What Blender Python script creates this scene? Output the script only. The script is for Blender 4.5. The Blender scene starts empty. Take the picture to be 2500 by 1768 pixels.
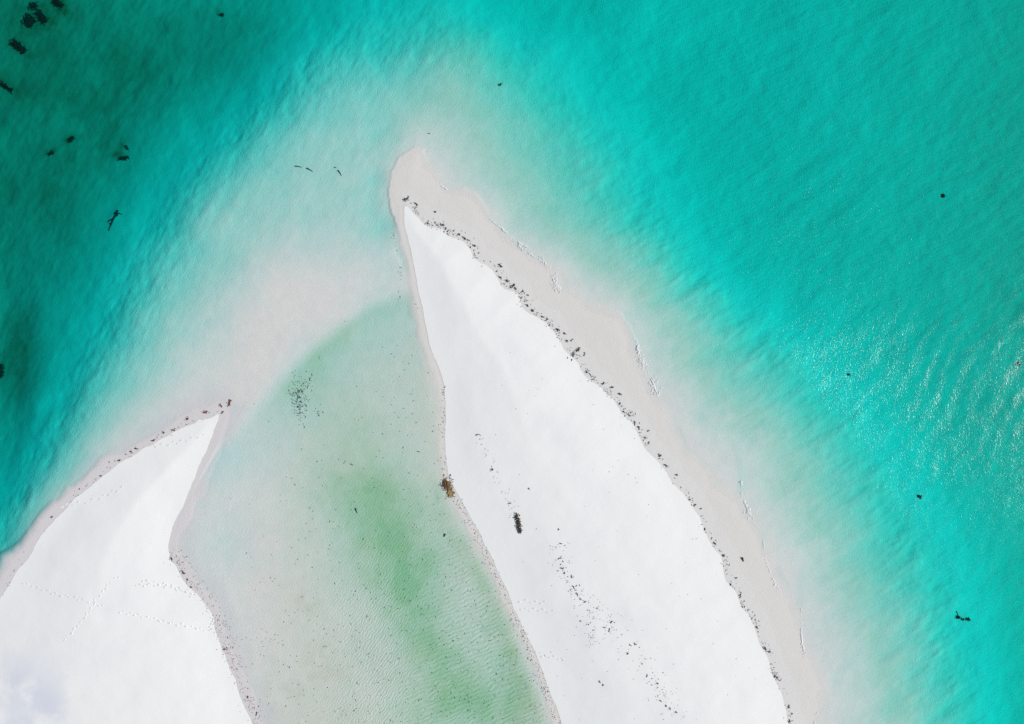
import bpy, math, random
import numpy as np
from mathutils import Vector, Matrix, geometry

random.seed(7)
rng = np.random.default_rng(11)
sc = bpy.context.scene
col = sc.collection

# ------------------------------------------------------------------ camera, sky, sun, exposure
S = 0.056                 # metres on the ground per photo pixel (2500 px wide photo)
H = 93.33                 # flying height of the camera above the water
SUN_EL, SUN_AZ = 35.0, -4.0    # elevation; direction the light comes from, degrees from +X (east) anticlockwise

cam_d = bpy.data.cameras.new('camera')
cam_d.sensor_width = 36.0
cam_d.lens = 24.0
cam_d.clip_start = 0.5
cam_d.clip_end = 5000
cam = bpy.data.objects.new('camera', cam_d)
cam.location = (0, 0, H)
cam.rotation_euler = (0, 0, 0)
col.objects.link(cam)
sc.camera = cam

w = bpy.data.worlds.new('World')
sc.world = w
w.use_nodes = True
wn = w.node_tree.nodes
bg = wn['Background']
sky = wn.new('ShaderNodeTexSky')
sky.sky_type = 'NISHITA'
sky.sun_disc = False
sky.sun_elevation = math.radians(SUN_EL)
sky.sun_rotation = math.radians(90 - SUN_AZ)
sky.air_density = 1.0
sky.dust_density = 1.0
w.node_tree.links.new(sky.outputs[0], bg.inputs[0])
bg.inputs[1].default_value = 0.09

sun_d = bpy.data.lights.new('sun', 'SUN')
sun_d.energy = 4.65
sun_d.angle = math.radians(0.53)
sun_d.color = (1.0, 0.975, 0.94)
sun = bpy.data.objects.new('sun', sun_d)
el, az = math.radians(SUN_EL), math.radians(SUN_AZ)
sdir = Vector((math.cos(el) * math.cos(az), math.cos(el) * math.sin(az), math.sin(el)))
sun.rotation_euler = sdir.to_track_quat('Z', 'Y').to_euler()
sun.location = sdir * 300
col.objects.link(sun)

vs = sc.view_settings
vs.view_transform = 'Standard'
vs.look = 'None'
vs.gamma = 1.0
vs.use_curve_mapping = False
vs.exposure = 0.10
sc.cycles.max_bounces = 4
sc.cycles.diffuse_bounces = 2
sc.cycles.glossy_bounces = 2
sc.cycles.volume_bounces = 0
sc.cycles.transparent_max_bounces = 8
sc.cycles.use_denoising = False      # the photograph is grainy; keep the fine glitter sharp

# ------------------------------------------------------------------ helpers
def X(px): return (px - 1250.0) * S
def Y(py): return (884.0 - py) * S

def tag(o, label=None, cat=None, group=None, kind=None):
    if label: o['label'] = label
    if cat: o['category'] = cat
    if group: o['group'] = group
    if kind: o['kind'] = kind
    return o

def link(name, me, mat=None, parent=None):
    o = bpy.data.objects.new(name, me)
    col.objects.link(o)
    if mat is not None and not me.materials: me.materials.append(mat)
    if parent is not None: o.parent = parent
    return o

def vnoise(x, y, cell, seed):
    """smooth value noise -1..1 on world coordinates"""
    r = np.random.default_rng(seed)
    N = 512
    g = r.uniform(-1, 1, (N, N))
    u = x / cell; v = y / cell
    iu = np.floor(u).astype(int); iv = np.floor(v).astype(int)
    fu = u - iu; fv = v - iv
    fu = fu * fu * fu * (fu * (fu * 6 - 15) + 10); fv = fv * fv * fv * (fv * (fv * 6 - 15) + 10)
    iu %= N; iv %= N
    a = g[iu, iv]; b = g[(iu + 1) % N, iv]; c = g[iu, (iv + 1) % N]; d = g[(iu + 1) % N, (iv + 1) % N]
    return (a * (1 - fu) + b * fu) * (1 - fv) + (c * (1 - fu) + d * fu) * fv

def fbm(x, y, cell, seed, octs=4, gain=0.5):
    t = 0; a = 1.0; n = 0
    for k in range(octs):
        ca, sa = math.cos(0.6 * k), math.sin(0.6 * k)
        t = t + a * vnoise(x * ca - y * sa, x * sa + y * ca, cell / 2 ** k, seed + 31 * k); n += a; a *= gain
    return t / n * 1.5

def sstep(a, b, x):
    t = np.clip((x - a) / (b - a), 0, 1)
    return t * t * (3 - 2 * t)

def seg_dist(x, y, pts, closed=False):
    """distance to a polyline and the running length of the nearest point on it"""
    P = np.array(pts, float)
    if closed: P = np.vstack([P, P[:1]])
    best = np.full(x.shape, 1e9); arc = np.zeros(x.shape); run = 0.0
    for (ax, ay), (bx, by) in zip(P[:-1], P[1:]):
        dx, dy = bx - ax, by - ay; L = dx * dx + dy * dy
        t = np.clip(((x - ax) * dx + (y - ay) * dy) / L, 0, 1)
        d = np.hypot(x - ax - t * dx, y - ay - t * dy)
        m = d < best
        best = np.where(m, d, best); arc = np.where(m, run + t * math.sqrt(L), arc)
        run += math.sqrt(L)
    return best, arc, run

def inside(x, y, pts):
    P = np.array(pts, float); r = np.zeros(x.shape, bool)
    for (ax, ay), (bx, by) in zip(P, np.roll(P, -1, 0)):
        c = (ay > y) != (by > y)
        with np.errstate(divide='ignore', invalid='ignore'):
            xi = (bx - ax) * (y - ay) / (by - ay) + ax
        r ^= c & (x < xi)
    return r

# ------------------------------------------------------------------ outlines traced on the ground (photo pixels -> metres)
MAIN_E = [(987,497),(1000,507),(1010,522),(1026,536),(1035,549),(1050,556),(1066,556),(1083,562),(1093,577),(1113,582),(1136,591),(1148,609),
 (1154,627),(1168,640),(1186,647),(1203,659),(1216,681),(1227,704),(1242,710),(1259,713),(1267,726),(1273,748),(1292,765),(1313,775),(1332,792),
 (1347,806),(1362,828),(1373,843),(1378,857),(1396,871),(1412,886),(1424,912),(1442,931),(1461,942),(1476,957),(1495,973),(1507,988),(1516,1006),
 (1529,1019),(1545,1036),(1556,1060),(1571,1090),(1599,1118),(1628,1154),(1637,1173),(1666,1203),(1689,1237),(1708,1263),(1722,1303),(1741,1338),
 (1763,1362),(1765,1388),(1774,1421),(1800,1447),(1807,1482),(1826,1499),(1841,1530),(1850,1563),(1874,1610),(1878,1636),(1893,1660),(1907,1691),
 (1916,1724),(1926,1768),(1950,1860),(1990,2000),(2060,2250)]
MAIN_W = [(1520,2250),(1430,1960),(1400,1860),(1370,1768),(1357,1727),(1340,1680),(1322,1632),(1300,1578),(1284,1547),(1268,1512),(1250,1474),
 (1230,1427),(1209,1381),(1181,1325),(1160,1281),(1138,1243),(1116,1207),(1102,1180),(1094,1156),(1088,1102),(1086,1064),(1088,1004),(1086,944),
 (1081,922),(1066,884),(1053,856),(1041,806),(1030,751),(1020,704),(1011,648),(1003,618),(995,584),(988,553),(986,514)]
MAIN = MAIN_E + MAIN_W
WEST_N = [(532,1006),(521,1015),(506,1020),(484,1024),(473,1035),(455,1042),(436,1053),(407,1066),(384,1077),(366,1088),(340,1103),(310,1122),
 (281,1137),(251,1161),(222,1186),(203,1201),(185,1216),(166,1240),(137,1266),(107,1301),(89,1331),(74,1353),(48,1386),(30,1416),(7,1451),(-8,1475),
 (-60,1560),(-140,1700),(-240,1900),(-330,2250)]
WEST_S = [(820,2250),(720,2000),(660,1880),(616,1768),(611,1755),(600,1732),(590,1713),(581,1687),(576,1662),(562,1636),(552,1604),(539,1583),
 (533,1563),(526,1540),(520,1505),(508,1484),(497,1470),(480,1447),(458,1432),(443,1408),(436,1390),(418,1367),(410,1343),(416,1303),(425,1273),
 (447,1229),(473,1170),(495,1122),(512,1081),(519,1059),(526,1040),(533,1028),(537,1011)]
WEST = WEST_N + WEST_S

# depth of the sea floor in metres below the water (negative: above it), sounded by eye: (px, py, depth)
DEP = []
def row(py, *xs):
    for px, d in xs: DEP.append((px, py, d))
row(-150,(-150,6),(250,5.4),(500,4.4),(750,3.0),(1000,2.2),(1250,2.3),(1500,2.3),(2000,2.6),(2650,4.0))
row(0,(0,5.8),(250,5.2),(500,4.2),(650,3.1),(750,2.4),(850,1.9),(930,1.7),(1000,1.6),(1100,1.6),(1180,1.8),(1280,2.0),(1400,2.1),(1550,1.95),(1750,2.2),(2000,2.3),(2250,2.6),(2500,3.3))
row(110,(120,5.3),(400,4.3),(620,2.6),(730,1.7),(820,1.2),(900,1.0),(1000,.85),(1100,.9),(1250,1.3),(1400,1.8),(1550,1.9))
row(220,(0,5.2),(250,4.5),(450,3.2),(580,2.1),(680,1.2),(750,.72),(840,.45),(920,.42),(1000,.30),(1100,.38),(1200,.62),(1300,1.0),(1400,1.5),(1500,1.9),(1750,2.2),(2000,2.3),(2250,2.7),(2500,3.4))
row(330,(120,4.5),(330,3.0),(480,1.9),(570,1.1),(640,.6),(760,.36),(850,.3),(915,.36),(960,.2),(1020,.15),(1100,.26),(1200,.38),(1300,.62),(1400,1.0),(1500,1.5),(1620,2.0))
row(440,(0,4.7),(250,3.1),(380,1.95),(470,1.1),(550,.55),(640,.34),(750,.24),(860,.21),(915,.30),(940,.22),(958,0.0),(1000,-.05),(1060,.0),(1100,.10),(1150,.15),(1200,.26),(1300,.45),(1400,.75),(1500,1.2),(1600,1.7),(1750,2.1),(2000,2.3),(2250,2.7),(2500,3.4))
row(550,(130,3.4),(260,2.2),(370,1.3),(440,.75),(520,.36),(640,.22),(760,.18),(880,.19),(935,.30),(960,.18),(975,-.01),(1150,-.06),(1210,.03),(1260,.19),(1330,.32),(1420,.5),(1520,.85),(1620,1.4),(1720,1.9))
row(660,(0,4.4),(120,3.0),(230,2.0),(320,1.2),(400,.65),(470,.36),(560,.22),(660,.15),(760,.12),(880,.16),(940,.30),(975,.35),(1000,.05),(1260,-.05),(1340,.02),(1380,.12),(1450,.24),(1540,.42),(1620,.8),(1700,1.3),(1800,1.9),(2000,2.2),(2250,2.7),(2500,3.4))
row(770,(60,3.3),(160,2.2),(250,1.3),(330,.65),(400,.36),(500,.2),(600,.11),(700,.07),(780,.06),(850,.12),(885,.3),(950,.34),(1000,.28),(1022,.02),(1350,-.04),(1450,.015),(1510,.05),(1560,.18),(1650,.4),(1730,.8),(1830,1.4),(1950,1.9))
row(880,(0,4.0),(90,2.5),(170,1.6),(240,.9),(310,.45),(380,.26),(450,.13),(530,.05),(620,.03),(670,.05),(705,.2),(740,.38),(800,.33),(880,.26),(960,.26),(1020,.24),(1045,.05),(1430,-.05),(1530,-.01),(1570,.08),(1630,.2),(1700,.35),(1800,.62),(1900,1.0),(2000,1.5),(2100,1.9),(2250,2.4),(2500,3.2))
row(990,(0,3.4),(60,2.2),(130,1.4),(200,.7),(260,.35),(330,.17),(400,.06),(470,-.01),(560,-.02),(580,.02),(615,.14),(690,.3),(740,.42),(800,.36),(900,.27),(1000,.24),(1055,.12),(1070,.0),(1520,-.05),(1600,.0),(1660,.09),(1730,.24),(1850,.5),(1950,.85),(2060,1.4),(2200,2.1))
row(1100,(0,2.7),(60,1.7),(120,.9),(170,.45),(230,.18),(290,.04),(340,-.03),(515,-.02),(540,.06),(600,.13),(700,.24),(800,.3),(900,.28),(1000,.26),(1050,.16),(1072,.0),(1590,-.05),(1660,.0),(1730,.07),(1800,.13),(1880,.3),(1960,.5),(2060,.9),(2160,1.5),(2300,2.2),(2500,3.0))
row(1210,(0,1.8),(50,1.0),(90,.5),(140,.18),(185,.02),(460,-.02),(490,.05),(570,.1),(700,.2),(800,.3),(880,.44),(980,.34),(1060,.26),(1100,.05),(1670,-.06),(1740,.0),(1830,.1),(1900,.25),(2000,.46),(2100,.85),(2200,1.4),(2350,2.0))
row(1320,(0,.9),(35,.45),(65,.18),(95,.03),(430,-.02),(470,.03),(550,.06),(650,.1),(760,.19),(850,.34),(930,.5),(1000,.4),(1090,.32),(1140,.2),(1165,.0),(1740,-.08),(1850,.0),(1890,.09),(1950,.22),(2050,.42),(2130,.7),(2230,1.25),(2350,1.8),(2500,2.6))
row(1430,(0,.12),(-20,.3),(475,-.03),(530,.02),(620,.06),(740,.12),(830,.22),(900,.34),(960,.48),(1060,.38),(1150,.34),(1200,.22),(1220,.0),(1800,-.08),(1900,.0),(1960,.12),(2030,.3),(2130,.5),(2220,.95),(2330,1.5),(2450,2.1))
row(1540,(545,-.03),(600,.015),(700,.06),(800,.12),(900,.2),(990,.4),(1080,.4),(1160,.36),(1230,.32),(1262,.08),(1272,.0),(1860,-.08),(1945,.0),(1985,.12),(2080,.3),(2180,.55),(2270,1.0),(2370,1.6),(2500,2.3))
row(1650,(575,-.03),(650,.02),(760,.07),(880,.14),(980,.26),(1060,.42),(1160,.36),(1250,.36),(1300,.22),(1320,.0),(1895,-.08),(1990,.0),(2040,.14),(2140,.3),(2230,.65),(2310,1.15),(2420,1.7))
row(1768,(630,-.03),(700,.02),(800,.06),(920,.13),(1010,.24),(1110,.42),(1230,.4),(1310,.3),(1345,.1),(1360,.0),(1930,-.08),(1980,.0),(2050,.1),(2140,.22),(2220,.42),(2300,.85),(2400,1.4),(2500,2.1))
row(2000,(750,.0),(1100,.3),(1300,.35),(1430,.0),(2000,-.05),(2070,.05),(2250,.4),(2500,1.7))
row(2300,(850,.0),(1200,.3),(1450,.1),(2100,-.05),(2170,.05),(2350,.5),(2650,2.0))
for p in [(200,1350),(350,1250),(300,1600),(100,1700),(480,1650),(1100,700),(1200,900),(1300,1100),(1400,1300),(1550,1500),(1250,1150),(1700,1600),(1500,1700),(-100,1900),(300,2100)]:
    DEP.append((p[0], p[1], -.08))
DEP = np.array(DEP, float)
_e = (DEP[:, 0] > 1000) & (DEP[:, 2] > 0) & ((DEP[:, 0] > 1380) | (DEP[:, 1] < 560))       # gentle shelf on the open side
_f = np.interp(DEP[_e, 1], [300, 700, 1000, 1500], [.44, .42, .37, .33])
DEP[_e, 2] *= _f + (1.17 - _f) * np.clip(DEP[_e, 2] / 2.1, 0, 1) ** 1.15
_l = (DEP[:, 0] > 560) & (DEP[:, 0] < 1400) & (DEP[:, 1] > 640) & (DEP[:, 2] > 0)           # shallow lagoon
DEP[_l, 2] *= .18 * np.interp(DEP[_l, 0] - (DEP[_l, 1] - 1100) * .25, [560, 760], [.4, 1])
_w = (DEP[:, 0] < 960) & (DEP[:, 1] < 1300) & (DEP[:, 2] > 0) & ~_l
DEP[_w, 2] *= .66 + .34 * np.clip(DEP[_w, 2] / 1.0, 0, 1)
_b = (DEP[:, 0] < 660) & (DEP[:, 1] > 980) & (DEP[:, 2] < .02) & (DEP[:, 2] > -.07)           # banks of the west spit just awash
DEP[_b, 2] = .015
def dfun(d): return np.arcsinh(d / 0.25)
def dinv(f): return np.sinh(f) * 0.25
_A = np.hypot(DEP[:, 0][:, None] - DEP[:, 0][None], DEP[:, 1][:, None] - DEP[:, 1][None])
_n = len(DEP)
_M = np.zeros((_n + 1, _n + 1)); _M[:_n, :_n] = _A - np.eye(_n) * 3.0; _M[_n, :_n] = 1; _M[:_n, _n] = 1
_W = np.linalg.solve(_M, np.append(dfun(DEP[:, 2]), 0.0))

def base_depth(x, y):
    """metres -> depth of the smooth floor"""
    px = np.clip(x / S + 1250, -160, 2660); py = np.clip(884 - y / S, -160, 2300)
    shp = px.shape; px = px.ravel(); py = py.ravel(); out = np.empty(px.shape)
    for i in range(0, px.size, 40000):
        a = px[i:i + 40000, None]; b = py[i:i + 40000, None]
        out[i:i + 40000] = np.sqrt((a - DEP[None, :, 0]) ** 2 + (b - DEP[None, :, 1]) ** 2 + 9.0) @ _W[:_n] + _W[_n]
    return dinv(out).reshape(shp)

def floor_height(x, y):
    d = base_depth(x, y)
    deep = np.clip(d, 0, None)
    # streaks running off the shoal, banks and hollows: the floor is uneven, more so in deep water
    ca, sa = math.cos(math.radians(62)), math.sin(math.radians(62))
    u = x * ca + y * sa; v = -x * sa + y * ca
    west = sstep(5, -20, x)
    n1 = fbm(u / 3.2, v, 1.5, 5, 3, .6)
    n2 = fbm(x, y, 7.0, 9, 4)
    n3 = fbm(x, y, 1.3, 19, 3, .6)
    ce, se = math.cos(math.radians(32)), math.sin(math.radians(32))
    n4 = fbm((x * ce + y * se) / 3.0, -x * se + y * ce, 1.9, 23, 3, .6) * sstep(0, 20, x)
    k = 1 + 0.14 * n2 * (1 - .75 * sstep(.8, 3.0, deep)) + (0.095 * n1 * (1 - .9 * sstep(.6, 2.0, deep))) * west + 0.05 * n3 * (1 - .85 * sstep(.6, 2.0, deep)) + .20 * n4 * (1 - .88 * sstep(.5, 1.8, deep))
    d = np.where(d > 0, d * k, d) + 0.012 * n2 * sstep(.0, .1, deep) + .006 * n3
    return -d

# ------------------------------------------------------------------ grids
def axis(lo, hi, step, far):
    a = np.arange(lo, hi + step * .5, step)
    g = []; s = step; c = 0.0
    while c < far:
        s *= 1.35; c += s; g.append(c)
    g = np.array(g)
    return np.concatenate([(a[0] - g)[::-1], a, a[-1] + g])

def grid_mesh(name, gx, gy, Z, attrs=None, bottom=None):
    nx, ny = len(gx), len(gy)
    XX, YY = np.meshgrid(gx, gy, indexing='ij')
    V = np.stack([XX.ravel(), YY.ravel(), Z.ravel()], 1)
    i = np.arange(nx * ny).reshape(nx, ny)
    F = np.stack([i[:-1, :-1].ravel(), i[1:, :-1].ravel(), i[1:, 1:].ravel(), i[:-1, 1:].ravel()], 1)
    if bottom is not None:      # close the body of water downwards
        ring = np.concatenate([i[:, 0], i[-1, 1:], i[-2::-1, -1], i[0, -2:0:-1]])
        n0 = len(V); nr = len(ring)
        B = V[ring].copy(); B[:, 2] = bottom
        V = np.vstack([V, B])
        j = np.arange(nr); k = (j + 1) % nr
        F = np.vstack([F, np.stack([ring[k], ring[j], n0 + j, n0 + k], 1)])
    me = bpy.data.meshes.new(name)
    me.vertices.add(len(V)); me.vertices.foreach_set('co', V.astype(np.float32).ravel())
    nl = F.size; nf = len(F)
    extra = nr if bottom is not None else 0
    me.loops.add(nl + extra)
    li = F.ravel()
    ls = np.arange(nf) * 4
    if bottom is not None:
        li = np.concatenate([li, (n0 + np.arange(nr))[::-1]]); ls = np.append(ls, nl)
    me.loops.foreach_set('vertex_index', li.astype(np.int32))
    me.polygons.add(len(ls)); me.polygons.foreach_set('loop_start', ls.astype(np.int32))
    me.polygons.foreach_set('use_smooth', np.ones(len(ls), bool))
    me.update(calc_edges=True); me.validate()
    for k, v in (attrs or {}).items():
        at = me.attributes.new(k, 'FLOAT', 'POINT'); vv = np.zeros(len(V), np.float32); vv[:v.size] = v.ravel(); at.data.foreach_set('value', vv)
    return me

# ------------------------------------------------------------------ materials
class NT:
    def __init__(self, name):
        self.m = bpy.data.materials.new(name); self.m.use_nodes = True
        self.t = self.m.node_tree; self.t.nodes.clear()
    def n(self, typ, ins=None, **kw):
        nd = self.t.nodes.new(typ)
        for k, v in kw.items(): setattr(nd, k, v)
        for k, v in (ins or {}).items():
            if isinstance(v, bpy.types.NodeSocket): self.t.links.new(v, nd.inputs[k])
            else: nd.inputs[k].default_value = v
        return nd
    def math(self, op, a, b=0.0, clamp=False):
        nd = self.n('ShaderNodeMath', {0: a, 1: b}, operation=op); nd.use_clamp = clamp
        return nd.outputs[0]
    def mix(self, f, a, b, blend='MIX'):
        nd = self.n('ShaderNodeMix', data_type='RGBA', blend_type=blend)
        for s, v in ((nd.inputs[0], f), (nd.inputs[6], a), (nd.inputs[7], b)):
            if isinstance(v, bpy.types.NodeSocket): self.t.links.new(v, s)
            else: s.default_value = v if not isinstance(v, tuple) or len(v) == 4 else v + (1.0,)
        return nd.outputs[2]
    def noise(self, vec, scale, detail=4, rough=.55, dist=0.0):
        return self.n('ShaderNodeTexNoise', {'Vector': vec, 'Scale': scale, 'Detail': detail, 'Roughness': rough, 'Distortion': dist}).outputs[0]
    def ramp(self, v, a, b):
        return self.n('ShaderNodeMapRange', {0: v, 1: a, 2: b, 3: 0.0, 4: 1.0}, interpolation_type='SMOOTHSTEP').outputs[0]
    def attr(self, name):
        return self.n('ShaderNodeAttribute', attribute_name=name).outputs['Fac']
    def mapped(self, vec, rot, scale):
        return self.n('ShaderNodeMapping', {'Vector': vec, 'Rotation': (0, 0, math.radians(rot)), 'Scale': scale}).outputs[0]

def floor_material():
    b = NT('wet_sand_floor'); pos = b.n('ShaderNodeTexCoord').outputs['Object']
    fine = b.noise(pos, 7.0, 3, .7)
    c = b.mix(b.attr('tone'), (.558, .542, .512), (.618, .593, .551))
    c = b.mix(b.math('MULTIPLY', b.attr('warm'), .8), c, (.592, .566, .522))
    c = b.mix(b.math('MULTIPLY', b.attr('rim'), .8), c, (.545, .51, .508))
    c = b.mix(b.math('MULTIPLY', b.attr('upper'), .8), c, (.605, .595, .572))
    c = b.mix(b.math('MULTIPLY', b.ramp(fine, .52, .75), .30), c, (.41, .385, .37))
    # algal film on the lagoon bed, brown film by the west bank, weed growth in the deep corner
    c = b.mix(b.attr('algae'), c, (.25, .40, .225))
    c = b.mix(b.attr('brown'), c, (.34, .30, .19))
    c = b.mix(b.attr('weed'), c, (.08, .13, .055))
    # relief: current ripples, two trains, plus lumps
    rp = b.attr('ripple')
    w1 = b.n('ShaderNodeTexWave', {'Vector': b.mapped(pos, 72, (1, 1, 1)), 'Scale': .52, 'Distortion': 7.0, 'Detail': 2.0, 'Detail Scale': 1.1, 'Detail Roughness': .6}).outputs['Fac']
    w2 = b.n('ShaderNodeTexWave', {'Vector': b.mapped(pos, 38, (1, 1, 1)), 'Scale': .8, 'Distortion': 9.0, 'Detail': 2.0, 'Detail Scale': 1.3, 'Detail Roughness': .6}).outputs['Fac']
    wf = b.attr('ripple_turn')
    wv = b.math('ADD', b.math('MULTIPLY', w1, wf), b.math('MULTIPLY', w2, b.math('SUBTRACT', 1.0, wf)))
    wv = b.math('MULTIPLY', wv, rp)
    lump = b.math('MULTIPLY', b.noise(b.mapped(pos, 35, (1.5, 1, 1)), 3.6, 3, .75), b.attr('lump'))
    hgt = b.math('ADD', b.math('MULTIPLY', wv, .055), b.math('ADD', b.math('MULTIPLY', lump, .22), b.math('MULTIPLY', fine, .012)))
    bump = b.n('ShaderNodeBump', {'Strength': 1.0, 'Distance': 1.0, 'Height': hgt}).outputs[0]
    p = b.n('ShaderNodeBsdfPrincipled', {'Base Color': c, 'Roughness': .85, 'Normal': bump})
    p.inputs['Specular IOR Level'].default_value = .15
    b.n('ShaderNodeOutputMaterial', {'Surface': p.outputs[0]})
    return b.m

def dry_material():
    b = NT('dry_white_sand'); pos = b.n('ShaderNodeTexCoord').outputs['Object']
    fine = b.noise(pos, 9, 3, .7)
    c = b.mix(b.attr('tone'), (.705, .70, .667), (.722, .717, .683))
    c = b.mix(b.attr('damp'), c, (.58, .59, .625))
    c = b.mix(b.math('MULTIPLY', b.ramp(fine, .6, .8), .07), c, (.6, .59, .57))
    hgt = b.math('ADD', b.math('MULTIPLY', b.noise(pos, 1.6, 3, .6), .012), b.math('MULTIPLY', fine, .003))
    bump = b.n('ShaderNodeBump', {'Strength': .8, 'Distance': 1.0, 'Height': hgt}).outputs[0]
    p = b.n('ShaderNodeBsdfPrincipled', {'Base Color': c, 'Roughness': .95, 'Normal': bump})
    p.inputs['Specular IOR Level'].default_value = .1
    b.n('ShaderNodeOutputMaterial', {'Surface': p.outputs[0]})
    return b.m

def water_material():
    b = NT('sea_water'); pos = b.n('ShaderNodeTexCoord').outputs['Object']
    ch = b.attr('chop')
    n1 = b.noise(b.mapped(pos, 28, (2.0, .9, 1)), 1.0, 2, .6, .5)
    n2 = b.noise(b.mapped(pos, 50, (1.7, 1.0, 1)), 3.6, 3, .65, .6)
    h = b.math('ADD', b.math('MULTIPLY', n1, .036), b.math('MULTIPLY', n2, .034))
    h = b.math('MULTIPLY', h, ch)
    bump = b.n('ShaderNodeBump', {'Strength': 1.0, 'Distance': 1.0, 'Height': h}).outputs[0]
    # reflectance of a water face (Schlick), the same from above and below
    inc = b.n('ShaderNodeNewGeometry').outputs['Incoming']
    c = b.math('ABSOLUTE', b.n('ShaderNodeVectorMath', {0: inc, 1: bump}, operation='DOT_PRODUCT').outputs['Value'])
    fr = b.math('ADD', .02, b.math('MULTIPLY', .98, b.math('POWER', b.math('SUBTRACT', 1.0, c, True), 5.0)))
    tr = b.n('ShaderNodeBsdfTransparent').outputs[0]
    gl = b.n('ShaderNodeBsdfGlossy', {'Color': (1, 1, 1, 1), 'Roughness': .22, 'Normal': bump}, distribution='BECKMANN').outputs[0]
    mx = b.n('ShaderNodeMixShader', {0: fr, 1: tr, 2: gl}).outputs[0]
    va = b.n('ShaderNodeVolumeAbsorption', {'Color': (.0, .958, .944, 1), 'Density': 1.2}).outputs[0]
    b.n('ShaderNodeOutputMaterial', {'Surface': mx, 'Volume': va})
    return b.m

def plain(name, c1, c2, scale=8.0, rough=.8, bump=.02):
    b = NT(name); pos = b.n('ShaderNodeTexCoord').outputs['Object']
    n = b.noise(pos, scale, 4, .65)
    c = b.mix(b.ramp(n, .3, .7), c1, c2)
    bp = b.n('ShaderNodeBump', {'Strength': .8, 'Distance': bump, 'Height': n}).outputs[0]
    p = b.n('ShaderNodeBsdfPrincipled', {'Base Color': c, 'Roughness': rough, 'Normal': bp})
    b.n('ShaderNodeOutputMaterial', {'Surface': p.outputs[0]})
    return b.m

M_FLOOR, M_DRY, M_WATER = floor_material(), dry_material(), water_material()
M_WEED = plain('dark_seaweed', (.028, .018, .013), (.075, .046, .032), 9)
M_RUST = plain('rusty_seaweed', (.10, .028, .016), (.17, .055, .028), 7)
M_MOUND = plain('brown_seaweed', (.07, .035, .012), (.19, .105, .03), 5)
M_STRAW = plain('straw_seaweed', (.22, .15, .06), (.36, .26, .12), 7)
M_LEAF = plain('drift_leaf', (.014, .02, .013), (.034, .042, .024), 9)
M_BED = plain('deep_weed', (.012, .010, .010), (.03, .022, .02), 3)
M_WOOD = plain('black_wood', (.015, .012, .011), (.05, .04, .035), 12)
M_TWIG = plain('grey_wood', (.10, .09, .08), (.2, .18, .16), 12)
M_FOOTSHADE = plain('shaded_trodden_sand', (.46, .45, .43), (.56, .55, .53), 12)  # darker sand colour, paints the shade inside the footprint hollows
M_FOAM = plain('white_foam', (.66, .68, .68), (.78, .79, .79), 14, .7, .03)
def thin_foam(m):          # bubbles with gaps between them: the sand shows through
    t = m.node_tree; out = [n for n in t.nodes if n.type == 'OUTPUT_MATERIAL'][0]; bs = [n for n in t.nodes if n.type == 'BSDF_PRINCIPLED'][0]
    co_ = t.nodes.new('ShaderNodeTexCoord'); nz = t.nodes.new('ShaderNodeTexNoise'); nz.inputs['Scale'].default_value = 9.0; nz.inputs['Detail'].default_value = 3.0
    mr = t.nodes.new('ShaderNodeMapRange'); mr.inputs[1].default_value = .38; mr.inputs[2].default_value = .62; mr.inputs[3].default_value = .45; mr.inputs[4].default_value = 1.0
    tr = t.nodes.new('ShaderNodeBsdfTransparent'); mx = t.nodes.new('ShaderNodeMixShader')
    t.links.new(co_.outputs['Object'], nz.inputs['Vector']); t.links.new(nz.outputs[0], mr.inputs[0]); t.links.new(mr.outputs[0], mx.inputs[0])
    t.links.new(tr.outputs[0], mx.inputs[1]); t.links.new(bs.outputs[0], mx.inputs[2]); t.links.new(mx.outputs[0], out.inputs['Surface'])
thin_foam(M_FOAM)

# ------------------------------------------------------------------ the sea floor
def blobs(px, py, L):
    t = np.zeros(px.shape)
    for cx, cy, rx, ry, a, k in L:
        ca, sa = math.cos(math.radians(a)), math.sin(math.radians(a))
        u = (px - cx) * ca + (py - cy) * sa; v = -(px - cx) * sa + (py - cy) * ca
        t = t + k * np.exp(-(u / rx) ** 2 - (v / ry) ** 2)
    return t

MAINw = [(X(a), Y(b)) for a, b in MAIN]
WESTw = [(X(a), Y(b)) for a, b in WEST]
EDGE_Ew = [(X(a), Y(b)) for a, b in MAIN_E]
# the lagoon between the spits
LAGOON = [(960,600),(1000,690),(900,725),(790,800),(690,890),(600,985),(545,1070),(500,1150),(440,1260),(420,1350),(470,1420),(540,1560),(640,1780),(700,2200),(1500,2200),(1400,1860),(1250,1474),(1100,1190),(1090,1000),(1060,880),(1020,700),(985,600)]

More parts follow.
